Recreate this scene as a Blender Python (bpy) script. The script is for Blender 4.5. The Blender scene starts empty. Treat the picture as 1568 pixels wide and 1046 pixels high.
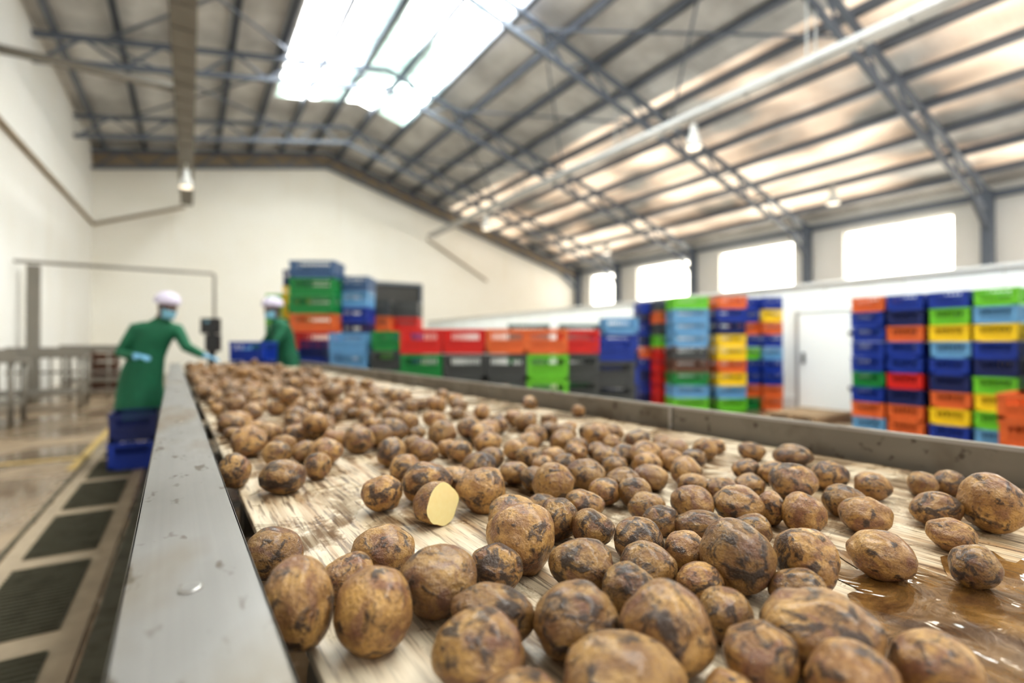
import bpy, bmesh, math, random
import numpy as np
from mathutils import Vector, Matrix, noise, Euler
random.seed(7)
scene=bpy.context.scene
try:
    scene.view_settings.view_transform='Standard'
    scene.view_settings.exposure=0.42
    scene.view_settings.look='Medium High Contrast'
except Exception as ex: print('look',ex)

# ------------------------------------------------------------ material helpers
class M:
    def __init__(s,name):
        s.mat=bpy.data.materials.new(name); s.mat.use_nodes=True
        s.nt=s.mat.node_tree; s.n=s.nt.nodes; s.l=s.nt.links
        s.b=s.n['Principled BSDF']; s.out=s.n['Material Output']
    def node(s,t,**k):
        n=s.n.new(t)
        for a,v in k.items(): setattr(n,a,v)
        return n
    def sock(s,inp,v):
        if isinstance(v,bpy.types.NodeSocket): s.l.new(v,inp)
        else:
            if hasattr(inp.default_value,'__len__') and not isinstance(v,(int,float)):
                if len(inp.default_value)==4 and len(v)==3: v=(*v,1)
            inp.default_value=v
    def coord(s,scale=(1,1,1),rand=False,kind='Object'):
        tc=s.node('ShaderNodeTexCoord'); o=tc.outputs[kind]
        if rand:
            oi=s.node('ShaderNodeObjectInfo'); m=s.node('ShaderNodeMath',operation='MULTIPLY'); s.l.new(oi.outputs['Random'],m.inputs[0]); m.inputs[1].default_value=57.0
            a=s.node('ShaderNodeVectorMath',operation='ADD'); s.l.new(o,a.inputs[0]); s.l.new(m.outputs[0],a.inputs[1]); o=a.outputs[0]
        mp=s.node('ShaderNodeMapping'); mp.inputs['Scale'].default_value=scale; s.l.new(o,mp.inputs[0])
        return mp.outputs[0]
    def noise(s,vec,scale,detail=4,rough=.5,dist=0):
        n=s.node('ShaderNodeTexNoise'); s.l.new(vec,n.inputs['Vector']); n.inputs['Scale'].default_value=scale
        n.inputs['Detail'].default_value=detail; n.inputs['Roughness'].default_value=rough; n.inputs['Distortion'].default_value=dist
        return n.outputs['Fac']
    def rng(s,v,a,b,c=0.,d=1.):
        n=s.node('ShaderNodeMapRange'); s.l.new(v,n.inputs[0])
        for i,x in enumerate((a,b,c,d)): n.inputs[i+1].default_value=x
        return n.outputs[0]
    def mix(s,f,a,b,mode='MIX'):
        n=s.node('ShaderNodeMix',data_type='RGBA',blend_type=mode)
        s.sock(n.inputs[0],f); s.sock(n.inputs[6],a); s.sock(n.inputs[7],b); return n.outputs[2]
    def math(s,op,a,b=0.):
        n=s.node('ShaderNodeMath',operation=op); s.sock(n.inputs[0],a); s.sock(n.inputs[1],b); return n.outputs[0]
    def bump(s,h,st=.3,d=.01):
        n=s.node('ShaderNodeBump'); n.inputs['Strength'].default_value=st; n.inputs['Distance'].default_value=d; s.l.new(h,n.inputs['Height']); s.l.new(n.outputs[0],s.b.inputs['Normal'])
    def set(s,**k):
        for a,v in k.items(): s.sock(s.b.inputs[a.replace('_',' ')],v)
        return s

def simple(name,col,rough=.5,metal=0,var=.12,scale=6,emis=0,ecol=None):
    m=M(name); v=m.coord(); n=m.noise(v,scale,2,.5)
    c=m.mix(n,tuple(x*(1-var) for x in col),tuple(min(1,x*(1+var)) for x in col))
    m.set(Base_Color=c,Roughness=rough,Metallic=metal)
    if emis: m.set(Emission_Color=ecol or col,Emission_Strength=emis)
    return m.mat

def potato_skin():
    m=M('potato_skin'); v=m.coord(rand=True)
    n1=m.noise(v,1.3,2,.55); n2=m.noise(v,1.6,5,.62,.7); n3=m.noise(v,8,5,.62); n4=m.noise(v,1.1,2,.5,.8)
    oi=m.node('ShaderNodeObjectInfo')
    r2=m.math('FRACT',m.math('MULTIPLY',oi.outputs['Random'],13.7)); r3=m.math('FRACT',m.math('MULTIPLY',oi.outputs['Random'],31.3))
    base=m.mix(m.rng(n1,.38,.62),(.56,.32,.10),(.33,.165,.058))
    base=m.mix(m.rng(n4,.52,.64,0,.65),base,(.20,.072,.052))
    base=m.mix(m.rng(n3,.48,.66,0,.55),base,(.17,.085,.038))
    base=m.mix(m.rng(n3,.46,.30,0,.4),base,(.64,.42,.17))
    thr=m.rng(r3,0,1,-.035,.065)
    dirt=m.rng(m.math('ADD',n2,m.math('SUBTRACT',m.math('MULTIPLY',n3,.15),m.math('ADD',thr,.07))),.488,.585,0,.90)
    base=m.mix(dirt,base,(.042,.022,.015))
    vo=m.node('ShaderNodeTexVoronoi'); m.l.new(v,vo.inputs['Vector']); vo.inputs['Scale'].default_value=6
    dots=m.rng(vo.outputs['Distance'],.04,.12,.6,0)
    base=m.mix(dots,base,(.06,.03,.02))
    hs=m.node('ShaderNodeHueSaturation')
    m.l.new(m.rng(r2,0,1,.62,1.02),hs.inputs['Value']); m.l.new(base,hs.inputs['Color'])
    m.set(Base_Color=hs.outputs[0],Roughness=m.rng(n3,.35,.65,.25,.46),Specular_IOR_Level=.55,Coat_Weight=.25,Coat_Roughness=.16)
    h=m.math('ADD',m.math('MULTIPLY',n3,.6),m.math('SUBTRACT',m.math('MULTIPLY',dirt,.18),m.math('MULTIPLY',dots,.3)))
    m.bump(h,.42,.045)
    return m.mat
def potato_flesh():
    m=M('potato_flesh'); v=m.coord(); n=m.noise(v,4,4)
    m.set(Base_Color=m.mix(n,(.80,.70,.38),(.76,.61,.27)),Roughness=.35,Subsurface_Weight=.1); return m.mat
def belt_mat():
    m=M('dirty_cream_belt'); vs=m.coord((46,2.2,1)); vf=m.coord((170,10,1)); v=m.coord()
    st=m.noise(vs,1,5,.68,.5); fine=m.noise(vf,1,3,.64,.3); bl=m.noise(v,6.0,6,.66,.7); big=m.noise(v,2.6,4,.6,.4)
    patch=m.rng(big,.36,.56,.22,1)
    base=m.mix(m.rng(big,.38,.62),(.66,.575,.44),(.52,.41,.27))
    base=m.mix(m.math('MULTIPLY',m.rng(st,.45,.61,0,.9),patch),base,(.31,.18,.085))
    base=m.mix(m.math('MULTIPLY',m.rng(fine,.52,.60,0,.95),patch),base,(.080,.042,.022))
    base=m.mix(m.math('MULTIPLY',m.rng(bl,.50,.57,0,.9),m.rng(st,.35,.6,.4,1)),base,(.12,.065,.030))
    m.set(Base_Color=base,Roughness=m.rng(bl,.4,.6,.48,.10)); m.bump(st,.15,.004); return m.mat
def steel(name,col=(.62,.61,.59),dirt=(.32,.24,.16),amt=.6,rough=.34,metal=.75,sc=7,long=1.0):
    m=M(name); v=m.coord((1,long,1)); vb=m.coord((160,1.5,40)); n=m.noise(v,sc,4,.6,.2); b=m.noise(vb,1,2); n2=m.noise(v,sc*9,2,.5)
    c=m.mix(m.rng(b,.3,.7,0,.3),col,tuple(x*.78 for x in col))
    c=m.mix(m.rng(n,.50,.68,0,amt),c,dirt); c=m.mix(m.rng(n2,.63,.72,0,amt),c,tuple(x*.5 for x in dirt))
    m.set(Base_Color=c,Roughness=m.rng(n,.3,.7,rough,rough+.2),Metallic=metal); return m.mat
def floor_mat():
    m=M('wet_concrete_floor'); v=m.coord(); n=m.noise(v,.55,5,.6,.5); n2=m.noise(v,3,5,.65); n3=m.noise(v,22,3,.6)
    c=m.mix(m.rng(n,.40,.60),(.36,.265,.17),(.15,.10,.058)); c=m.mix(m.rng(n2,.45,.65,0,.6),c,(.10,.065,.038)); c=m.mix(m.rng(n3,.5,.7,0,.3),c,(.40,.33,.25))
    m.set(Base_Color=c,Roughness=m.rng(n,.42,.6,.42,.08)); m.bump(n2,.1,.01); return m.mat
def wall_mat(name,col):
    m=M(name); v=m.coord(); n=m.noise(v,.5,3,.6); vz=m.coord((1.2,1.2,.12)); st=m.noise(vz,1,3,.6)
    c=m.mix(m.rng(n,.4,.7,0,.4),col,tuple(a*b for a,b in zip(col,(.95,.92,.86)))); c=m.mix(m.rng(st,.58,.75,0,.35),c,tuple(a*b for a,b in zip(col,(.86,.80,.7))))
    m.set(Base_Color=c,Roughness=.6); return m.mat
def roof_mat(name,warm):
    m=M(name); v=m.coord((1,1,1)); n=m.noise(v,.6,3,.6); w=m.coord((.2,7.0,.2)); rib=m.node('ShaderNodeTexWave'); m.l.new(w,rib.inputs[0]); rib.bands_direction='Y'; rib.inputs['Scale'].default_value=.3
    c=m.mix(m.rng(n,.35,.65),(.48,.47,.46),(.80,.79,.77)); m.set(Base_Color=c,Roughness=.5)
    m.bump(rib.outputs['Fac'],.4,.03)
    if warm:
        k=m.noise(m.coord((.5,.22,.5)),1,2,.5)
        m.set(Emission_Color=m.mix(m.rng(k,.4,.6),(1,.60,.32),(1,.80,.58)),Emission_Strength=m.rng(k,.38,.64,.0,.85))  # warm reflected light painted into the sheets as patchy emission
    return m.mat
def sky_glow():
    m=M('skylight_sheet'); v=m.coord((1,.25,1)); n=m.noise(v,.55,2,.5)
    tc=m.node('ShaderNodeTexCoord'); sep=m.node('ShaderNodeSeparateXYZ'); m.l.new(tc.outputs['Object'],sep.inputs[0])
    # corrugation and lapped sheets: dirty sheets pass less daylight than clean ones
    seam=m.math('PINGPONG',sep.outputs[1],.55); lap=m.rng(seam,.02,.07,.25,1)
    seamx=m.math('PINGPONG',sep.outputs[0],.64); lapx=m.rng(seamx,.02,.06,.35,1)
    f=m.rng(n,.47,.56)
    m.set(Base_Color=(.7,.7,.7),Roughness=.3,Emission_Color=m.mix(f,(1,1,.98),(.66,.92,.82)),Emission_Strength=m.math('MULTIPLY',m.rng(f,0,1,13.0,.95),m.math('MULTIPLY',lap,lapx)))
    return m.mat
def glow(name,col,col2,st,sc=.5):
    m=M(name); v=m.coord((1,.35,1)); n=m.noise(v,sc,2,.5)
    m.set(Base_Color=(.8,.8,.8),Roughness=.3,Emission_Color=m.mix(m.rng(n,.4,.6),col,col2),Emission_Strength=st); return m.mat

MAT=dict(
 skin=potato_skin(),flesh=potato_flesh(),belt=belt_mat(),
 rail=steel('stained_steel',(.36,.35,.335),(.22,.165,.105),.7,.34,.7,6,.35),
 railside=steel('dirty_steel_side',(.20,.18,.15),(.095,.07,.045),.75,.4,.35,4),
 dark=steel('dark_machine_steel',(.20,.19,.18),(.07,.05,.03),.5,.25,.7),
 truss=simple('grey_painted_steel',(.17,.195,.24),.5,.2,scale=2),
 purlin=simple('galvanised_purlin',(.18,.20,.24),.45,.3,scale=2),
 tray=simple('galvanised_tray',(.46,.46,.45),.4,.4,scale=2),
 trayd=simple('brown_grey_tray',(.24,.22,.19),.5,.3,scale=2),
 floor=floor_mat(),wall=wall_mat('cream_wall',(.93,.905,.83)),wallw=wall_mat('white_wall',(.93,.925,.90)),
 cold=wall_mat('white_panel',(.89,.93,.93)),
 roof=roof_mat('roof_sheet_grey',False),roofw=roof_mat('roof_sheet_painted_glow',True),  # warm version is ordinary sheeting with a painted-in glow, no daylight passes through
 sky=sky_glow(),
 win=glow('frosted_window_glass',(1,.97,.88),(1,.92,.76),6.0),
 frame=simple('white_frame',(.7,.7,.68),.4),
 grate=steel('olive_grate',(.085,.078,.05),(.045,.038,.022),.6,.5,.2,12),
 concr=simple('pale_concrete',(.34,.27,.19),.6,var=.3,scale=9),
 yellowl=simple('worn_yellow_line',(.46,.32,.11),.5,var=.3,scale=9),
 gown=simple('green_gown',(.008,.11,.052),.75,var=.3,scale=9),
 cap=simple('white_cap',(.60,.56,.68),.8,var=.08,scale=20),
 mask=simple('blue_mask',(.22,.46,.58),.8),
 glove=simple('blue_glove',(.16,.36,.52),.45),
 face=simple('dark_skin',(.10,.045,.025),.5),eye=simple('eye_white',(.8,.8,.78),.2),pupil=simple('pupil',(.02,.01,.01),.2),
 trous=simple('dark_trousers',(.03,.035,.05),.8),boot=simple('rubber_boot',(.5,.5,.5),.4),
 door=simple('dark_door',(.08,.08,.08),.6,scale=1),black=simple('black_plastic',(.02,.02,.022),.4),
 wood=simple('wood',(.36,.25,.15),.7,var=.3,scale=12),
 lamp=simple('lamp_shell',(.75,.75,.72),.4),lampg=simple('lamp_glow',(1,.9,.8),.4,emis=1.2,ecol=(1,.85,.65)),
)
pm=M('muddy_water'); v=pm.coord(); nn=pm.noise(v,16,2,.45,.8)
pm.set(Base_Color=pm.mix(pm.rng(pm.noise(v,11,4,.6,.6),.38,.62),(.28,.15,.045),(.07,.033,.013)),Roughness=.03,Specular_IOR_Level=.9,Coat_Weight=.8,Coat_Roughness=.02); pm.bump(nn,.8,.02); MAT['water']=pm.mat
CC=dict(blue=(.008,.04,.30),navy=(.008,.018,.11),slate=(.05,.11,.22),lb=(.13,.32,.54),green=(.010,.22,.05),lime=(.15,.50,.03),red=(.60,.020,.015),orange=(.66,.145,.035),yel=(.82,.57,.015),grey=(.065,.07,.07),teal=(.11,.18,.18),brown=(.13,.06,.035))
for k,c in CC.items(): MAT['c_'+k]=simple('crate_plastic_'+k,c,.42,var=.15,scale=3)

# ------------------------------------------------------------ geometry helpers
def link(o,parent=None):
    scene.collection.objects.link(o)
    if parent: o.parent=parent
    return o
def empty(name,loc=(0,0,0),rz=0,parent=None):
    o=bpy.data.objects.new(name,None); o.location=loc; o.rotation_euler=(0,0,rz); o.empty_display_size=.1
    return link(o,parent)
def bm_box(bm,c,s,mi=0,rot=None):
    x,y,z=[a/2 for a in s]; pts=[(-x,-y,-z),(x,-y,-z),(x,y,-z),(-x,y,-z),(-x,-y,z),(x,-y,z),(x,y,z),(-x,y,z)]
    vs=[]
    for p in pts:
        p=Vector(p)
        if rot is not None: p=rot@p
        vs.append(bm.verts.new(p+Vector(c)))
    for f in ((0,3,2,1),(4,5,6,7),(0,1,5,4),(1,2,6,5),(2,3,7,6),(3,0,4,7)):
        fc=bm.faces.new([vs[i] for i in f]); fc.material_index=mi
def bm_beam(bm,p1,p2,w,h,mi=0):
    p1,p2=Vector(p1),Vector(p2); d=p2-p1; L=d.length
    up=Vector((0,0,1)) if abs(d.normalized().z)<.95 else Vector((0,1,0))
    x=d.normalized(); y=up.cross(x).normalized(); z=x.cross(y)
    bm_box(bm,(p1+p2)/2,(L,w,h),mi,Matrix((x,y,z)).transposed())
def bm_tube(bm,pts,rad,seg=12,mi=0,flat=1.0):
    pts=[Vector(p) for p in pts]; rings=[]
    n=len(pts); ref=None
    for i,p in enumerate(pts):
        d=(pts[min(i+1,n-1)]-pts[max(i-1,0)]).normalized()
        if ref is None: ref=Vector((0,0,1)) if abs(d.z)<.9 else Vector((0,1,0))
        y=ref.cross(d).normalized(); z=d.cross(y); ref=z
        r=rad[i] if hasattr(rad,'__len__') else rad
        rings.append([bm.verts.new(p+y*math.cos(2*math.pi*k/seg)*r+z*math.sin(2*math.pi*k/seg)*r*flat) for k in range(seg)])
    for a,b in zip(rings,rings[1:]):
        for k in range(seg):
            f=bm.faces.new((a[k],a[(k+1)%seg],b[(k+1)%seg],b[k])); f.material_index=mi; f.smooth=True
    for r,s in ((rings[0],-1),(rings[-1],1)):
        f=bm.faces.new(r if s>0 else r[::-1]); f.material_index=mi
def bm_ell(bm,c,r,mi=0,seg=20,rot=None,fn=None):
    res=bmesh.ops.create_uvsphere(bm,u_segments=seg,v_segments=max(8,seg//2+2),radius=1)
    for v in res['verts']:
        p=v.co.copy()
        if fn: p=fn(p)
        p=Vector((p.x*r[0],p.y*r[1],p.z*r[2]))
        if rot is not None: p=rot@p
        v.co=p+Vector(c)
    for f in {f for v in res['verts'] for f in v.link_faces}: f.material_index=mi; f.smooth=True
def mk(name,bm,mats,parent=None,loc=(0,0,0),rz=0,smooth=False,bevel=0,fixn=True):
    if fixn: bmesh.ops.recalc_face_normals(bm,faces=bm.faces)
    me=bpy.data.meshes.new(name); bm.to_mesh(me); bm.free()
    for m in mats: me.materials.append(MAT[m])
    if smooth:
        for p in me.polygons: p.use_smooth=True
    o=bpy.data.objects.new(name,me); o.location=loc; o.rotation_euler=(0,0,rz); link(o,parent)
    if bevel:
        b=o.modifiers.new('bevel','BEVEL'); b.width=bevel; b.segments=2; b.limit_method='ANGLE'
    return o
def boxes(name,lst,mats,**k):
    bm=bmesh.new()
    for b in lst: bm_box(bm,b[0],b[1],b[2] if len(b)>2 else 0)
    return mk(name,bm,mats,**k)

# ------------------------------------------------------------ building shell
XL,XR,YF,YB=-3.27,21.3,25.8,-8.0
RX,RZ=5.55,10.7
def roofz(x): return RZ-.185*(RX-x) if x<RX else RZ-.285*(x-RX)
boxes('floor',[(((XL+XR)/2,(YF+YB)/2,-.1),(XR-XL+.6,YF-YB+.6,.2))],['floor'])
boxes('wall_left',[((XL-.15,(YF+YB)/2,4.6),(.3,YF-YB,9.2))],['wallw'])
bm=bmesh.new()
def prism(bm,pts,y0,y1,mi=0):
    a=[bm.verts.new((x,y0,z)) for x,z in pts]; b=[bm.verts.new((x,y1,z)) for x,z in pts]
    bm.faces.new(a).material_index=mi; bm.faces.new(b[::-1]).material_index=mi
    for i in range(len(pts)):
        j=(i+1)%len(pts); bm.faces.new((a[i],b[i],b[j],a[j])).material_index=mi
prism(bm,[(XL,0),(7.3,0),(7.3,4.4),(7.3,roofz(7.3)),(RX,RZ),(XL,roofz(XL))],YF,YF+.3)
prism(bm,[(7.3,4.4),(10.5,4.4),(10.5,roofz(10.5)),(7.3,roofz(7.3))],YF,YF+.3)
prism(bm,[(10.5,0),(XR,0),(XR,roofz(XR)),(10.5,roofz(10.5))],YF,YF+.3)
mk('wall_far',bm,['wall'])
boxes('door_1',[((8.9,YF+.12,2.2),(3.2,.06,4.4)),*[((8.9,YF+.07,.4+.55*i),(3.1,.05,.06)) for i in range(8)],((7.3,YF+.02,2.2),(.12,.12,4.4),1),((10.5,YF+.02,2.2),(.12,.12,4.4),1),((8.9,YF+.02,4.4),(3.3,.12,.14),1)],['door','truss'])
W=[(22.3,24.5),(17.1,20.6),(11.8,15.3),(6.5,9.85),(1.1,4.5),(-4.4,-1.0)]
z0,z1=3.55,5.55; ez=roofz(XR)+.1
lst=[((XR+.15,(YF+YB)/2,z0/2),(.3,YF-YB,z0)),((XR+.15,(YF+YB)/2,(z1+ez)/2),(.3,YF-YB,ez-z1))]
ys=[YB]+[v for w in sorted(W) for v in w]+[YF]
for i in range(0,len(ys),2): lst.append(((XR+.15,(ys[i]+ys[i+1])/2,(z0+z1)/2),(.3,ys[i+1]-ys[i],z1-z0)))
boxes('wall_right',lst,['wallw'])
for i,(a,b) in enumerate(W):
    c=(a+b)/2; L=b-a
    boxes('window_%d'%(i+1),[((XR+.2,c,(z0+z1)/2),(.02,L,z1-z0),0),((XR+.16,c,z0+.03),(.08,L,.06),1),((XR+.16,c,z1-.03),(.08,L,.06),1),((XR+.16,a+.03,(z0+z1)/2),(.08,.06,z1-z0),1),((XR+.16,b-.03,(z0+z1)/2),(.08,.06,z1-z0),1),((XR+.17,c,(z0+z1)/2),(.04,.03,z1-z0),1)],['win','frame'])
def slab(bm,x0,x1,y0,y1,mi,t=.05,off=0):
    q=[(x0,roofz(x0)+off),(x1,roofz(x1)+off),(x1,roofz(x1)+t+off),(x0,roofz(x0)+t+off)]; prism(bm,q,y0,y1,mi)
S0,S1,SY0,SY1=2.54,7.6,-6.0,20.1
bm=bmesh.new()
slab(bm,XL-.3,S0,YB,YF+.3,0); slab(bm,S0,RX,SY1,YF+.3,0); slab(bm,RX,S1,SY1,YF+.3,0)
slab(bm,S0,RX,YB,SY0,0); slab(bm,RX,S1,YB,SY0,0)
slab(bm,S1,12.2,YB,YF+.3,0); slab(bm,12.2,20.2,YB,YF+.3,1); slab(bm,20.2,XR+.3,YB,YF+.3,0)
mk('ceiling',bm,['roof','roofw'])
bm=bmesh.new(); slab(bm,S0,RX,SY0,SY1,0,.03,.02); slab(bm,RX,S1,SY0,SY1,0,.03,.02)
mk('skylight',bm,['sky'])
bm=bmesh.new(); x=XL+.4
while x<XR:
    if abs(x-RX)>.3:
        bm_box(bm,(x,(YF+YB)/2,roofz(x)-.13),(.11,YF-YB,.2))
        bm_box(bm,(x+.05,(YF+YB)/2,roofz(x)-.22),(.11,YF-YB,.02))
    x+=1.28
mk('roof_purlins',bm,['purlin'])
bm=bmesh.new()
FY=[5.59,11.13,16.68,22.0,YF-.25,.04,-5.5]
for y in FY:
    L=lambda x,d: (x,y,roofz(x)-d)
    for d,w in ((.30,.14),(.95,.12)):
        bm_beam(bm,L(XL,d),L(RX,d),w,.12); bm_beam(bm,L(RX,d),L(XR-.2,d),w,.12)
    x=XL+.1; k=0
    while x<XR-1.2:
        x2=x+.85; a=.30 if k%2 else .95; b=.95 if k%2 else .30
        bm_beam(bm,L(x,a),L(x2,b),.06,.06); x=x2; k+=1
    bm_beam(bm,(XR-.2,y,0.01),(XR-.2,y,roofz(XR)-.2),.3,.28)
    bm_beam(bm,(XR-1.6,y,roofz(XR-1.6)-.95),(XR-.2,y,roofz(XR)-1.5),.12,.12)
bm_beam(bm,(XR-.2,YB,roofz(XR)-.35),(XR-.2,YF,roofz(XR)-.35),.12,.2)
for a,b in ((0,1),(1,2),(2,3)):
    for x0,x1 in ((8,13),(13,8),(-2,3),(3,-2)):
        bm_beam(bm,(x0,FY[a],roofz(x0)-.35),(x1,FY[b],roofz(x1)-.35),.05,.05)
mk('roof_trusses',bm,['truss'])
def tray(name,x,y0,y1,z,w,mats):
    bm=bmesh.new()
    bm_box(bm,(x,(y0+y1)/2,z),(w,y1-y0,.02)); bm_box(bm,(x-w/2,(y0+y1)/2,z+.05),(.02,y1-y0,.12)); bm_box(bm,(x+w/2,(y0+y1)/2,z+.05),(.02,y1-y0,.12))
    y=y0+.3
    while y<y1:
        bm_box(bm,(x,y,z-.02),(w+.02,.05,.03)); y+=.8
    for y in FY:
        if y0<y<y1:
            for s in (-1,1): bm_beam(bm,(x+s*w*.5,y,z+.1),(x+s*w*.5,y,roofz(x)-.9),.03,.03)
    mk(name,bm,mats)
tray('cable_tray',-.12,-6,25.0,6.98,.40,['trayd'])
tray('cable_tray',10.8,-6,25.3,6.96,.34,['tray'])
bm=bmesh.new(); bm_tube(bm,[(XL,14.1,7.12),(-.33,14.1,7.12)],.09); mk('cross_pipe',bm,['trayd'])
bm=bmesh.new(); bm_tube(bm,[(XL+.06,-4,5.35),(XL+.06,10,5.55),(XL+.06,YF-.08,5.95),(-.2,YF-.08,7.05)],.06); mk('wall_conduit',bm,['concr'])
bm=bmesh.new(); bm_tube(bm,[(10.8,YF-.08,6.9),(14.5,YF-.08,4.9)],.05); mk('wall_conduit',bm,['concr'])
bm=bmesh.new(); bm_beam(bm,(XL,YF-.06,roofz(XL)-.55),(RX,YF-.06,roofz(RX)-.55),.12,.5); bm_beam(bm,(RX,YF-.06,roofz(RX)-.55),(XR,YF-.06,roofz(XR)-.55),.12,.4); mk('trim_1',bm,['concr'])
for (x,zt) in ((-.12,6.96),(10.8,6.94),(17.7,roofz(17.7)-.9)):
    for y in (8.5,19.2):
        bm=bmesh.new(); zb=6.2 if x<15 else 5.8
        bm_tube(bm,[(x,y,zt),(x,y,zb+.5)],.02,8); bm_tube(bm,[(x,y,zb+.55),(x,y,zb+.3),(x,y,zb+.25),(x,y,zb)],[.09,.10,.15,.20],20); bm_tube(bm,[(x,y,zb+.01),(x,y,zb-.02)],.17,20,1)
        mk('pendant_lamp',bm,['lamp','lampg'])
bm=bmesh.new()
bm_box(bm,(12.0,10.0,1.165),(4.6,26,2.33))
for i in range(21): bm_box(bm,(9.695,-2.4+1.2*i,1.165),(.012,.012,2.3),1)
bm_box(bm,(9.68,10,.1),(.03,25.9,.2),1); bm_box(bm,(9.68,10,2.31),(.05,26,.05),1)
mk('cold_store',bm,['cold','frame'])
e=boxes('door_2',[((9.655,4.77,.9),(.05,.95,1.72),0),((9.62,4.33,.45),(.03,.1,.06),1),((9.62,4.33,1.4),(.03,.1,.06),1),((9.62,5.15,.95),(.05,.05,.2),1),((9.66,4.77,1.79),(.06,1.08,.05),2),((9.66,4.26,.9),(.06,.05,1.78),2),((9.66,5.28,.9),(.06,.05,1.78),2)],['cold','black','tray'],bevel=.006)

bm=bmesh.new()
bm_box(bm,(-.61,3.2,.004),(.50,8.0,.008),1)
for i in range(8):
    y=-.25+1.0*i
    bm_box(bm,(-.61,y+.45,.008),(.32,.82,.012),0)
    for k in range(20): bm_box(bm,(-.61,y+.06+.041*k,.018),(.31,.012,.012),0)
mk('floor_drain_grates',bm,['grate','concr'])
bm=bmesh.new(); bm_box(bm,(-.95,8.6,.003),(.07,4.5,.006)); bm_box(bm,(-2.0,7.0,.003),(2.3,.08,.006)); mk('floor_marking',bm,['yellowl'])
bm=bmesh.new(); bm_box(bm,(-.285,3.0,.006),(.10,9.0,.012)); bm_box(bm,(-.885,3.0,.006),(.02,8.0,.012)); mk('drain_channel_trim',bm,['grate'])

# ------------------------------------------------------------ conveyor
BA=math.radians(1.25); BH=.93; RT=.991; CE=6.55; CS=-1.3
conv=empty('conveyor',rz=BA)
cy=(CS+CE)/2; CL=CE-CS
boxes('belt',[((.665,cy,BH-.006),(1.142,CL,.012))],['belt'],parent=conv,bevel=.003)
boxes('left_rail',[((.0135,cy,RT-.0015),(.092,CL,.003)),((-.031,cy,RT-.075),(.003,CL,.15)),((.058,cy,RT-.035),(.003,CL,.07))],['rail'],parent=conv,bevel=.001)
boxes('left_channel',[((.070,cy,BH-.045),(.045,CL,.004)),((.036,cy,BH-.02),(.004,CL,.16))],['dark'],parent=conv)
boxes('right_rail',[((1.285,cy,RT),(.055,CL,.004)),((1.260,cy,RT-.05),(.004,CL,.104)),((1.311,cy,RT-.09),(.004,CL,.18))],['railside'],parent=conv)
boxes('right_rail_lip',[((1.262,cy,RT+.003),(.010,CL,.008)),*[((1.256,y,RT-.03),(.006,.012,.066)) for y in (1.03,3.0,5.0)]],['rail'],parent=conv)
bm=bmesh.new()
for y in (.30,1.35,2.4,3.45,4.5,5.55): bm_tube(bm,[(.012,y+.17,RT-.002),(.012,y+.17,RT+.0018),(.012,y+.17,RT+.0026)],[.0085,.0085,.006],20)
mk('rail_bolts',bm,['rail'],parent=conv)
bm=bmesh.new()
for y in (-1.1,.4,1.9,3.4,4.9,6.4):
    for x in (.0,1.29): bm_box(bm,(x,y,.41),(.06,.06,.82)); bm_box(bm,(x,y,.012),(.12,.12,.024))
    bm_box(bm,(.645,y,.25),(1.25,.04,.04)); bm_box(bm,(.645,y,.80),(1.25,.05,.06))
for x in (.0,1.29): bm_box(bm,(x,cy,.80),(.05,CL,.12))
mk('frame',bm,['dark'],parent=conv)
bm=bmesh.new()
for i in range(15): bm_tube(bm,[(.10,CS+.1+i*.55,BH-.05),(1.24,CS+.1+i*.55,BH-.05)],.033,14)
bm_tube(bm,[(.10,CE,BH-.07),(1.24,CE,BH-.07)],.062,20)
mk('rollers',bm,['dark'],parent=conv)
bm=bmesh.new(); N=128
cv_=bm.verts.new((.60,.15,BH+.0018)); ring=[]
for i in range(N):
    a=2*math.pi*i/N; r=1+.55*noise.noise(Vector((math.cos(a)*1.7,math.sin(a)*1.7,3)))+.35*noise.noise(Vector((math.cos(a)*6,math.sin(a)*6,8)))
    ring.append(bm.verts.new((.62+.19*r*math.cos(a),.12+.15*r*math.sin(a),BH+.0012)))
for i in range(N): bm.faces.new((cv_,ring[i],ring[(i+1)%N]))
mk('puddle',bm,['water'],parent=conv,smooth=True)

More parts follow.
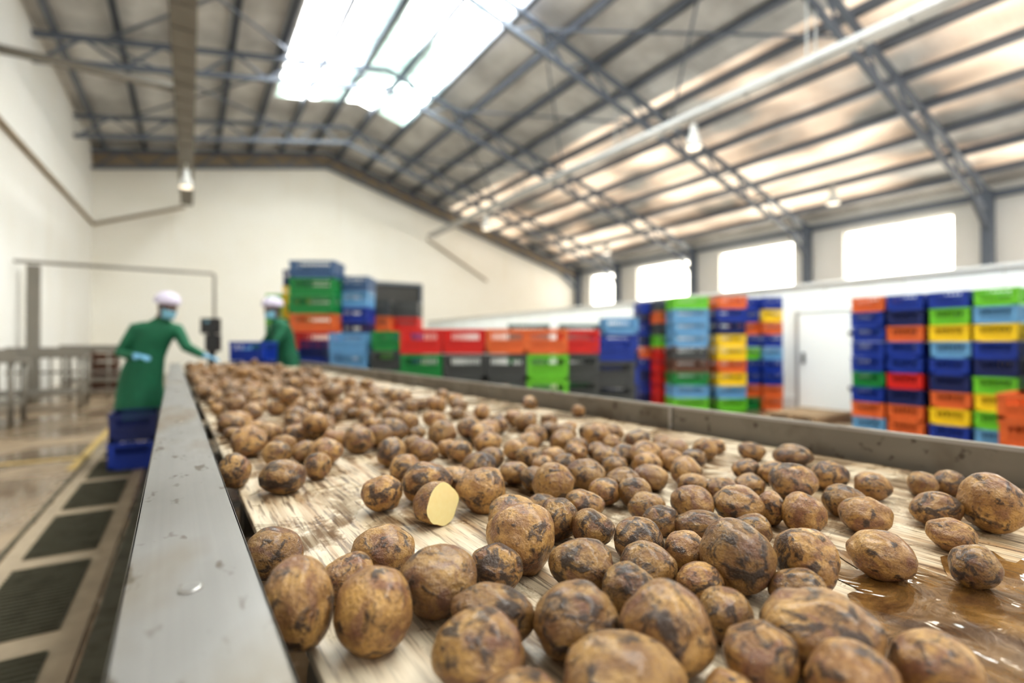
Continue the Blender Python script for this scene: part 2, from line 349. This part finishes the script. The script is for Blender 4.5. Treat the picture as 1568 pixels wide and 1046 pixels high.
# ------------------------------------------------------------ potatoes
def potato_mesh(seed,sub=5,cut=None):
    rs=random.Random(seed); o=Vector((rs.random()*99,rs.random()*99,rs.random()*99))
    bm=bmesh.new(); bmesh.ops.create_icosphere(bm,subdivisions=sub,radius=1)
    tap=rs.uniform(-.15,.15); bend=rs.uniform(-.10,.10)
    eyes=[]
    for i in range(8):
        e=Vector((rs.gauss(0,1),rs.gauss(0,1),rs.gauss(0,1))).normalized(); eyes.append((e,rs.uniform(.06,.11),rs.uniform(.012,.032)))
    for v in bm.verts:
        p=v.co.normalized()
        r=1+.14*noise.noise(p*1.0+o)+.05*noise.noise(p*2.3+o)+.009*noise.noise(p*6+o)+.004*noise.noise(p*14+o)
        for e,w,d in eyes:
            a=p.angle(e)
            if a<.5: r+=-d*math.exp(-(a/w)**2)+d*.35*math.exp(-((a-w*2)/w)**2)
        q=p*r; k=1-tap*q.x; q=Vector((q.x,q.y*k,q.z*k+bend*(q.x*q.x-.4))); v.co=q
    if cut:
        n=Vector(cut).normalized()
        g=bmesh.ops.bisect_plane(bm,geom=bm.verts[:]+bm.edges[:]+bm.faces[:],plane_co=n*.30,plane_no=n,clear_outer=True)
        ed=[e for e in g['geom_cut'] if isinstance(e,bmesh.types.BMEdge)]
        for f in bm.faces: f.material_index=0; f.smooth=True
        r=bmesh.ops.edgeloop_fill(bm,edges=ed)
        for f in r['faces']: f.material_index=1
    else:
        for f in bm.faces: f.smooth=True
    me=bpy.data.meshes.new('potato'); bm.to_mesh(me); bm.free(); me.materials.append(MAT['skin']); me.materials.append(MAT['flesh']); return me
PM=[potato_mesh(100+i) for i in range(14)]
PF=[potato_mesh(200+i,4) for i in range(6)]
H="""91,605,31,27 80,450,28,38 139,417,33,33 143,506,28,22 191,539,34,28 208,441,37,31 278,450,28,24 262,752,31,28 324,473,39,36 391,674,38,33 341,762,41,32 357,899,30,25 375,565,36,26 417,518,27,28 348,398,34,26 433,476,26,24 271,318,35,30 221,368,36,25 314,262,35,34 353,336,28,24 406,363,29,24 451,416,31,25 474,368,24,23 430,317,24,19 481,309,37,36 534,270,30,32 639,242,35,25 692,180,24,22 504,261,26,19 393,265,22,22 414,200,43,30 372,158,28,28 356,213,26,24 189,315,35,27 257,251,43,26 448,138,29,24 191,289,31,18 315,207,18,15 508,647,34,31 588,660,34,29 493,557,28,22 563,591,25,22 596,557,26,24 537,458,25,20 563,504,28,21 572,418,36,19 669,422,36,26 613,376,26,18 701,364,27,27 696,398,18,23 774,312,32,24 823,360,30,23 890,266,32,24 918,223,33,40 793,229,26,20 839,441,37,30 1037,336,21,21 1088,312,25,21 952,439,31,25 949,373,28,23 154,942,39,29 89,1029,28,31 226,1002,25,26 142,1288,39,35 181,1164,31,26 268,1114,39,29 361,1194,37,32 379,1027,32,29 554,1149,36,34 628,935,29,23 482,839,33,25 516,772,30,21 967,1887,35,27 755,676,30,24 696,703,27,21 724,849,27,20 593,789,23,20 850,1037,34,24 956,978,34,24 930,863,32,25 867,740,30,22 876,664,27,21 1048,731,25,18 714,541,26,20 742,506,25,19 891,557,27,20 908,519,27,20 1054,646,30,20 1070,563,41,23 256,1356,37,29 598,1011,33,27 514,980,29,24 445,1011,34,26 397,768,33,24 765,1050,31,25"""
pts=[[float(a)/1000 for a in t.split(',')] for t in H.split()]
CUT=[.311,.658,.030,.028]
arr=[[p[0],p[1],p[2]*.98,p[3]*.98,p[3]*.98] for p in pts]; nh=len(arr)
for it in range(25):
    for i in range(nh):
        for j in range(i):
            a,b=arr[i],arr[j]; dx=a[0]-b[0]; dy=a[1]-b[1]; d=math.hypot(dx,dy)+1e-6
            m=(a[2]+a[3]+b[2]+b[3])/2*.93
            if d<m:
                k=min(.002,(m-d)*.25)/d; a[0]+=dx*k;a[1]+=dy*k;b[0]-=dx*k;b[1]-=dy*k
for a in arr: a[0]=max(a[0],.062+a[2]*.9)
def dens(x,y):
    if y<1.02:
        return .8 if (x>.43 and x<.98 and y>.45 and x<.50+.70*y) else 0
    right=1.04 if y<1.25 else (.90 if y<2.6 else .86)
    if x>right: return .02
    if y<1.25: return .6 if x>.35 else .25
    if y<1.75: return 1.0 if x<.60 else .35
    if y<2.4 and x<.28: return .35
    return 1.0
rs=random.Random(11)
def scatter(target,y0,pw,maxtries,near):
    tries=0
    while len(arr)<target and tries<maxtries:
        tries+=1
        y=y0+((1.05 if near else CE-.12)-y0)*rs.random()**pw; x=rs.uniform(.11,1.2)
        if rs.random()>dens(x,y): continue
        rh=rs.uniform(.023,.034) if near else rs.uniform(.024,.038); rv=rh*rs.uniform(.68,.9); z=rv; hit=0; r=(rh+rv)/2; ok=True
        for b in arr+[CUT+[.028]]:
            dx=b[0]-x; dy=b[1]-y
            if abs(dx)>.09 or abs(dy)>.09: continue
            d=math.hypot(dx,dy); m=(r+(b[2]+b[3])/2)*.94
            if d<m:
                hit+=1; z=max(z,b[4]+math.sqrt(m*m-d*d)*.92)
                if b[4]>.05 and near: ok=False
        if not ok: continue
        if near:
            if hit and (hit<3 or z>.060): continue
        elif hit and (z>(.090 if y>1.6 else .065) or hit<2 or (y<1.3)): continue
        arr.append([x,y,rh,rv,z])
scatter(nh+26,.45,1,5000,True); nn_=len(arr)
scatter(nn_+520,1.02,1.05,9000,False)
pile=empty('potato_pile',rz=BA)
for i,(x,y,rh,rv,z) in enumerate(arr):
    me=(PM if (i<nn_) else PF); me=me[rs.randrange(len(me))]
    o=bpy.data.objects.new('potato_%d'%i,me); o.scale=(rh,(rh+rv)/2*rs.uniform(.95,1.1),rv)
    base=math.radians(-33.45) if i<nh else rs.uniform(0,6.28)
    fl=[0,math.pi]
    o.rotation_euler=(rs.choice(fl)+rs.uniform(-.3,.3),rs.choice(fl)+rs.uniform(-.18,.18),base+rs.uniform(-.35,.35))
    o.location=(x,y,BH+z*.99); link(o,pile)
hm=potato_mesh(77,5,cut=(.36,-.92,.1))
o=bpy.data.objects.new('halved_potato',hm); 
c,s=math.cos(BA),math.sin(BA); o.location=(CUT[0]*c-CUT[1]*s,CUT[0]*s+CUT[1]*c,BH+.0285); o.scale=(.032,.034,.029); o.rotation_euler=(0,0,BA); link(o)

# ------------------------------------------------------------ crates
def crate_mesh(col,L=.6,Wd=.4,Hh=.25):
    bm=bmesh.new(); t=.012
    bm_box(bm,(0,0,.012),(L-.03,Wd-.03,.012))
    for sx in (-1,1):
        for sy in (-1,1):
            bm_box(bm,(sx*(L/2-.03),sy*(Wd/2-t/2),Hh/2),(.05,t,Hh-.01)); bm_box(bm,(sx*(L/2-t/2),sy*(Wd/2-.03),Hh/2),(t,.05,Hh-.01))
    for z,h,e in ((Hh-.022,.036,.008),(.02,.034,.0),(Hh*.52,.018,.002)):
        for s in (-1,1):
            bm_box(bm,(0,s*(Wd/2-t/2+e/2),z),(L+e,t+e,h)); bm_box(bm,(s*(L/2-t/2+e/2),0,z),(t+e,Wd+e,h))
    n=11
    for i in range(n):
        x=-L/2+.06+(L-.12)*i/(n-1)
        for s in (-1,1): bm_box(bm,(x,s*(Wd/2-t*.6),Hh/2),(.014,t*.8,Hh-.03))
    n=7
    for i in range(n):
        y=-Wd/2+.06+(Wd-.12)*i/(n-1)
        for s in (-1,1): bm_box(bm,(s*(L/2-t*.6),y,Hh/2),(t*.8,.014,Hh-.03))
    for s in (-1,1):
        bm_box(bm,(0,s*(Wd/2-t*1.1),Hh*.30),(L-.04,.004,Hh*.46)); bm_box(bm,(s*(L/2-t*1.1),0,Hh*.30),(.004,Wd-.04,Hh*.46))
    me=bpy.data.meshes.new('crate_'+col); bm.to_mesh(me); bm.free(); me.materials.append(MAT['c_'+col]); return me
CM={k:crate_mesh(k) for k in CC}
R32=math.radians(-32.2)
def stack(x,y,rot,L,Wd,h,cols,back=0):
    """cols top to bottom"""
    x+=.533*back; y+=.846*back
    e=empty('crate_stack',(x,y,0),rot)
    z=.012
    for i,cn in enumerate(cols[::-1]):
        o=bpy.data.objects.new('crate_%d'%(i+1),CM[cn]); o.scale=(L/.6,Wd/.4,h/.25*.985); o.location=(random.uniform(-.008,.008),random.uniform(-.008,.008),z); o.rotation_euler=(0,0,random.uniform(-.02,.02)); z+=h; link(o,e)
    return e
def s(t):
    d=dict(b='blue',n='navy',l='lb',g='green',m='lime',r='red',o='orange',y='yel',k='grey',t='teal',w='brown',z='slate'); return [d[c] for c in t]
for (yy,cols) in ((3.30,'obbbbgbol'),(2.88,'bnobbrnoo'),(2.42,'bmylbnoyb'),(2.00,'mlybnmyml')):
    stack(8.06,yy,0,.6,.385,.203,s(cols))
for (yy,cols) in ((3.30,'bnlbgbnbo'),(2.88,'tbbnlbnob'),(2.42,'lbybnbgmb'),(2.00,'blnbybmnb')):
    stack(8.72,yy,0,.6,.4,.203,s(cols))
stack(6.62,1.42,0,.6,.4,.245,s('ooo')); stack(7.95,1.52,0,.6,.4,.203,s('gbnlbyn'))
for (x,y,L,cols) in ((7.83,7.24,.42,'bnbnobnbn'),(7.75,6.72,.40,'kokmrrrrr'),(7.62,6.07,.62,'mlllkwglm'[:9]),(8.15,5.62,.50,'obnyyoylm'),(8.72,5.65,.38,'bbobmbbog'),(8.93,5.33,.34,'byoblbboo')):
    stack(x,y,R32,L,.5,.228,s(cols),.22)
stack(8.3,7.3,R32,.6,.4,.23,s('bybnobbnb'),.3)
for (x,y,cols) in ((2.04,5.04,'rgkgb'),(2.42,4.80,'rkkgb'),(2.80,4.56,'okkbg'),(3.16,4.33,'ommkb'),(3.60,4.33,'rkkgb')):
    stack(x,y,R32,.43,.40,.27,s(cols),.2)
stack(3.93,4.14,R32,.45,.4,.25,s('bkkbn'),.2)
stack(4.80,4.92,R32,.45,.4,.22,s('lbnbnbk'),.2)
stack(4.2,6.2,R32,.6,.4,.248,s('tkgtkb'),.2); stack(4.85,5.8,R32,.6,.4,.248,s('ttkgkb'),.2)
stack(1.25,9.38,R32,.4,.4,.255,s('mmgoblbb'),.2)
stack(1.42,9.10,R32,.30,.45,.270,s('nyygrbgnb'),.25); stack(1.62,8.44,R32,.70,.5,.278,s('zggorbnlb'),.22)
stack(2.27,8.40,R32,.42,.45,.256,s('zlbnlllbn'),.22)
for (x,y,cols) in ((2.73,8.80,'kogmblk'),(3.27,8.81,'krbnmkb')): stack(x,y,R32,.5,.45,.28,s(cols),.22)
stack(1.50,7.62,R32,.34,.4,.25,s('nbrbn'),.1)
stack(1.88,7.20,R32,.5,.4,.27,s('llbkb'),.1); stack(2.34,6.95,R32,.42,.4,.275,s('gkgkb'),.1)
stack(.66,7.18,R32,.42,.36,.245,s('bnnbb'),.05)
stack(-.45,6.25,math.radians(90),.5,.37,.265,s('nb'))

bm=bmesh.new()
for i in range(6): bm_box(bm,(-.5+i*.2,0,.13),(.12,.8,.02))
for y in (-.36,0,.36): bm_box(bm,(0,y,.07),(1.1,.09,.09)); bm_box(bm,(0,y,.012),(1.1,.1,.02))
mk('wooden_pallet',bm,['wood'],loc=(8.3,4.35,0))

# ------------------------------------------------------------ left background objects
def table(x,y,L,Wd,Ht):
    bm=bmesh.new(); bm_box(bm,(0,0,Ht),(L,Wd,.05))
    for sx in (-1,1):
        for sy in (-1,1): bm_tube(bm,[(sx*(L/2-.06),sy*(Wd/2-.06),0),(sx*(L/2-.06),sy*(Wd/2-.06),Ht)],.035,10)
        bm_box(bm,(sx*(L/2-.06),0,.3),(.04,Wd-.1,.04))
    for sy in (-1,1): bm_box(bm,(0,sy*(Wd/2-.06),.3),(L-.1,.04,.04)); bm_box(bm,(0,sy*(Wd/2),Ht+.07),(L,.02,.14))
    bm_box(bm,(0,0,.34),(L-.1,Wd-.1,.03)); 
    mk('steel_table',bm,['trayd'],loc=(x,y,0))
table(-2.35,12.6,1.4,.8,.98); table(-1.9,16.9,1.6,.8,1.05); table(-2.6,10.6,.9,.8,.95)
bm=bmesh.new()
for i in range(7):
    bm_tube(bm,[(-3.1+.32*i,14.2,0),(-3.1+.32*i,14.2,1.12)],.022,8)
for z in (1.12,.62,.2): bm_beam(bm,(-3.15,14.2,z),(-1.15,14.2,z),.05,.05)
mk('steel_railing',bm,['trayd'])
bm=bmesh.new(); bm_tube(bm,[(-3.2,15,3.0),(.5,15,3.0),(.53,15,2.96),(.53,15,0.0)],.035,10); mk('pipe_gantry',bm,['trayd'])
bm=bmesh.new(); bm_box(bm,(0,0,1.5),(.22,.16,3.0)); bm_box(bm,(0,0,.02),(.4,.4,.04)); mk('steel_post',bm,['trayd'],loc=(-3.0,15.6,0))
stack(-2.0,18.2,0,.6,.5,.27,s('wwww'))
bm=bmesh.new()
bm_tube(bm,[(0,0,0),(0,0,1.5)],.05,12); bm_box(bm,(0,0,.02),(.35,.3,.04)); bm_box(bm,(0,-.03,1.46),(.24,.10,.22)); bm_box(bm,(.03,-.02,1.22),(.18,.10,.24)); bm_box(bm,(-.02,-.085,1.52),(.05,.01,.03),1)
mk('control_panel_stand',bm,['black','mask'],loc=(.27,8.5,0),rz=R32,bevel=.008)

# ------------------------------------------------------------ workers
def hand(bm,wrist,dirv,palmn,side,curl=.35,mi=0,sc=1.0):
    d=Vector(dirv).normalized(); n=Vector(palmn).normalized(); n=(n-d*n.dot(d)).normalized(); sd=d.cross(n).normalized()*side
    w=Vector(wrist)
    rot=Matrix((d,sd,n)).transposed()
    bm_ell(bm,w+d*.045*sc,(.052*sc,.042*sc,.017*sc),mi,16,rot)
    bm_tube(bm,[w-d*.03*sc,w+d*.02*sc],[.027*sc,.030*sc],12,mi)
    for k,(o,L) in enumerate(((.030,.070),(.011,.080),(-.009,.074),(-.028,.058))):
        p=w+d*.085*sc+sd*o*sc; pts=[p-d*.02*sc]; a=.1
        q=p
        for j,fr in enumerate((.45,.32,.23)):
            pts.append(q); q=q+(d*math.cos(a)+n*math.sin(a))*L*fr*sc; a+=curl
        pts.append(q)
        bm_tube(bm,pts,[.0095*sc,.0095*sc,.009*sc,.0085*sc,.006*sc],8,mi)
    b=w+d*.02*sc+sd*.030*sc
    bm_tube(bm,[b,b+(d*.5+sd*.8).normalized()*.03*sc,b+(d*.5+sd*.8).normalized()*.03*sc+(d*.85+sd*.4+n*.3).normalized()*.035*sc],[.013*sc,.011*sc,.008*sc],8,mi)
def remesh(o,v=.008,sm=6):
    r=o.modifiers.new('remesh','REMESH'); r.mode='VOXEL'; r.voxel_size=v; r.use_smooth_shade=True
    m=o.modifiers.new('smooth','SMOOTH'); m.iterations=sm; m.factor=.5
def worker(loc,rz,Hs,lean,armL,armR,handL,handR,headyaw,headpitch):
    """built facing -Y; worker's left is +X.  lean=(dx,dy) offset of the chest"""
    e=empty('worker',loc,rz); k=Hs/1.70
    lx,ly=lean
    def P(x,y,z):
        f=max(0,(z-.80)/.60); f=f**1.25
        return Vector(((x+lx*f)*k,(y+ly*f)*k,(z-.06*abs(lx+ly)*f)*k))
    bm=bmesh.new(); rings=[]
    prof=[(.37,.235,.19),(.38,.245,.20),(.55,.225,.185),(.75,.205,.17),(.92,.19,.155),(1.04,.168,.135),(1.15,.172,.132),(1.26,.188,.135),(1.34,.195,.125),(1.395,.17,.105),(1.43,.105,.085),(1.465,.066,.066),(1.475,.05,.05)]
    seg=40
    for z,rx,ry in prof:
        ring=[]
        for i in range(seg):
            a=2*math.pi*i/seg; fold=1+(.06*math.sin(a*7+z*2)+.03*math.sin(a*12))*max(0,(1.05-z))
            q=P(rx*math.cos(a)*fold,ry*math.sin(a)*fold,z); ring.append(bm.verts.new(q))
        rings.append(ring)
    for a,b in zip(rings,rings[1:]):
        for i in range(seg): bm.faces.new((a[i],a[(i+1)%seg],b[(i+1)%seg],b[i]))
    bm.faces.new(rings[0][::-1]); bm.faces.new(rings[-1])
    for sx,arm in ((1,armL),(-1,armR)):
        s0=P(sx*.10,0,1.36); s1=P(sx*.185,0,1.345); el=Vector(arm[0])*k; wr=Vector(arm[1])*k
        bm_tube(bm,[s0,s1,s1.lerp(el,.5),el,el.lerp(wr,.5),el.lerp(wr,.97)],[.07*k,.072*k,.062*k,.056*k,.048*k,.040*k],16)
    g=mk('gown',bm,['gown'],parent=e,smooth=True); remesh(g,.011,5)
    for nm,sx,arm,hd in (('hand_left',1,armL,handL),('hand_right',-1,armR,handR)):
        bm=bmesh.new(); hand(bm,Vector(arm[1])*k,hd[0],hd[1],hd[2],hd[3],0,1.05*k); h=mk(nm,bm,['glove'],parent=e,smooth=True); remesh(h,.0035,2)
    bm=bmesh.new()
    for sx in (-1,1): bm_tube(bm,[(sx*.09*k,0,.85*k),(sx*.10*k,-.01*k,.47*k),(sx*.105*k,.01*k,.25*k),(sx*.105*k,.01*k,.12*k)],[.085*k,.062*k,.055*k,.045*k],16)
    mk('trousers',bm,['trous'],parent=e,smooth=True)
    bm=bmesh.new()
    for sx in (-1,1):
        bm_tube(bm,[(sx*.105*k,.01*k,.26*k),(sx*.105*k,.01*k,.10*k),(sx*.105*k,.01*k,.03*k)],[.062*k,.052*k,.05*k],16); bm_ell(bm,(sx*.108*k,-.06*k,.05*k),(.048*k,.13*k,.05*k),0,16)
        bm_box(bm,(sx*.108*k,-.05*k,.012*k),(.09*k,.24*k,.024*k))
    o=mk('boots',bm,['boot'],parent=e,smooth=True); remesh(o,.008,3)
    hc=P(0,-.035,1.585); he=empty('head',hc,0,e); he.rotation_euler=(headpitch,0,headyaw); he.scale=(k,k,k)
    bm=bmesh.new()
    def hf(p):
        q=p.copy()
        if q.z<0: q.x*=1-.28*(-q.z)**1.5; q.y=q.y*(1-.12*(-q.z))-.06*(-q.z)
        return q
    bm_ell(bm,(0,0,0),(.077,.096,.115),0,32,None,hf)
    bm_tube(bm,[(0,.03,-.17),(0,.005,-.06)],[.056,.052],16)
    bm_tube(bm,[(0,-.088,.03),(0,-.104,.0),(0,-.112,-.022),(0,-.092,-.030)],[.008,.011,.014,.010],10)
    for sx in (-1,1):
        bm_ell(bm,(sx*.078,.008,-.005),(.010,.020,.032),0,12); bm_ell(bm,(sx*.030,-.083,.028),(.020,.012,.007),0,10)
        bm_ell(bm,(sx*.040,-.075,-.018),(.022,.016,.020),0,10)
    bm_ell(bm,(0,-.088,-.055),(.024,.010,.009),0,12); bm_ell(bm,(0,-.078,-.098),(.022,.018,.016),0,12)
    h=mk('face',bm,['face'],parent=he,smooth=True); remesh(h,.0045,3)
    bm=bmesh.new()
    for sx in (-1,1): bm_ell(bm,(sx*.030,-.086,.012),(.013,.010,.009),0,12); bm_ell(bm,(sx*.030,-.0945,.012),(.005,.003,.005),1,10)
    mk('eyes',bm,['eye','pupil'],parent=he,smooth=True)
    bm=bmesh.new(); rows=[]
    for j in range(8):
        t=j/7; z=-.008-.10*t; row=[]
        for i in range(17):
            a=math.radians(-72+144*i/16); R=.106+.012*math.sin(math.pi*t)+.004*math.sin(t*18); xx=math.sin(a)*.088*(1-.2*t); yy=-math.cos(a)*(R+.01*(1-t)*math.exp(-(a/.3)**2))
            row.append(bm.verts.new((xx,yy,z)))
        rows.append(row)
    for a,b in zip(rows,rows[1:]):
        for i in range(16): bm.faces.new((a[i],a[i+1],b[i+1],b[i]))
    for sx in (-1,1): bm_tube(bm,[(sx*.078,-.04,-.02),(sx*.085,-.01,.0),(sx*.086,.02,.01)],.002,6)
    o=mk('face_mask',bm,['mask'],parent=he,smooth=True); sd=o.modifiers.new('s','SOLIDIFY'); sd.thickness=.003
    bm=bmesh.new()
    def cf(p):
        q=p.copy(); a=math.atan2(q.y,q.x); r=1+.035*math.sin(a*14)*(1-abs(q.z))+.05*noise.noise(p*2.5)
        return Vector((q.x*r,q.y*r,max(q.z,-.35)*(1 if q.z>0 else .8)))
    bm_ell(bm,(0,.018,.062),(.115,.130,.105),0,56,Euler((math.radians(-14),0,0)).to_matrix(),cf)
    mk('bouffant_cap',bm,['cap'],parent=he,smooth=True)
    return e
worker((-.45,6.88,0),math.radians(10),1.72,(.15,-.10),
  armL=((.38,-.24,1.15),(.53,-.34,1.055)),armR=((-.18,-.04,1.08),(-.07,-.28,1.06)),
  handL=((.75,-.55,-.25),(0,0,-1),1,.3),handR=((.55,-.7,-.1),(0.1,.3,-1),-1,.5),headyaw=math.radians(35),headpitch=math.radians(22))
worker((1.16,7.60,0),math.radians(-82),1.80,(0,-.12),
  armL=((.24,-.26,1.12),(.14,-.48,1.08)),armR=((-.24,-.24,1.13),(-.10,-.47,1.07)),
  handL=((-.2,-1,-.2),(0,0,-1),1,.4),handR=((.2,-1,-.2),(0,0,-1),-1,.4),headyaw=math.radians(20),headpitch=math.radians(16))

# ------------------------------------------------------------ world + camera
w=bpy.data.worlds.new('World'); scene.world=w; w.use_nodes=True
w.node_tree.nodes['Background'].inputs[0].default_value=(1,.98,.95,1); w.node_tree.nodes['Background'].inputs[1].default_value=1.1
cd=bpy.data.cameras.new('camera'); cd.lens=18; cd.sensor_width=36; cd.clip_start=.02; cd.clip_end=200
cam=bpy.data.objects.new('camera',cd); cam.location=(0,0,1.18); cam.rotation_euler=(math.radians(90.46),0,math.radians(-32.2)); link(cam)
cd.dof.use_dof=True; cd.dof.focus_distance=.58; cd.dof.aperture_fstop=1.9; cd.dof.aperture_blades=8
scene.camera=cam
print('potatoes',len(arr),nh,nn_)
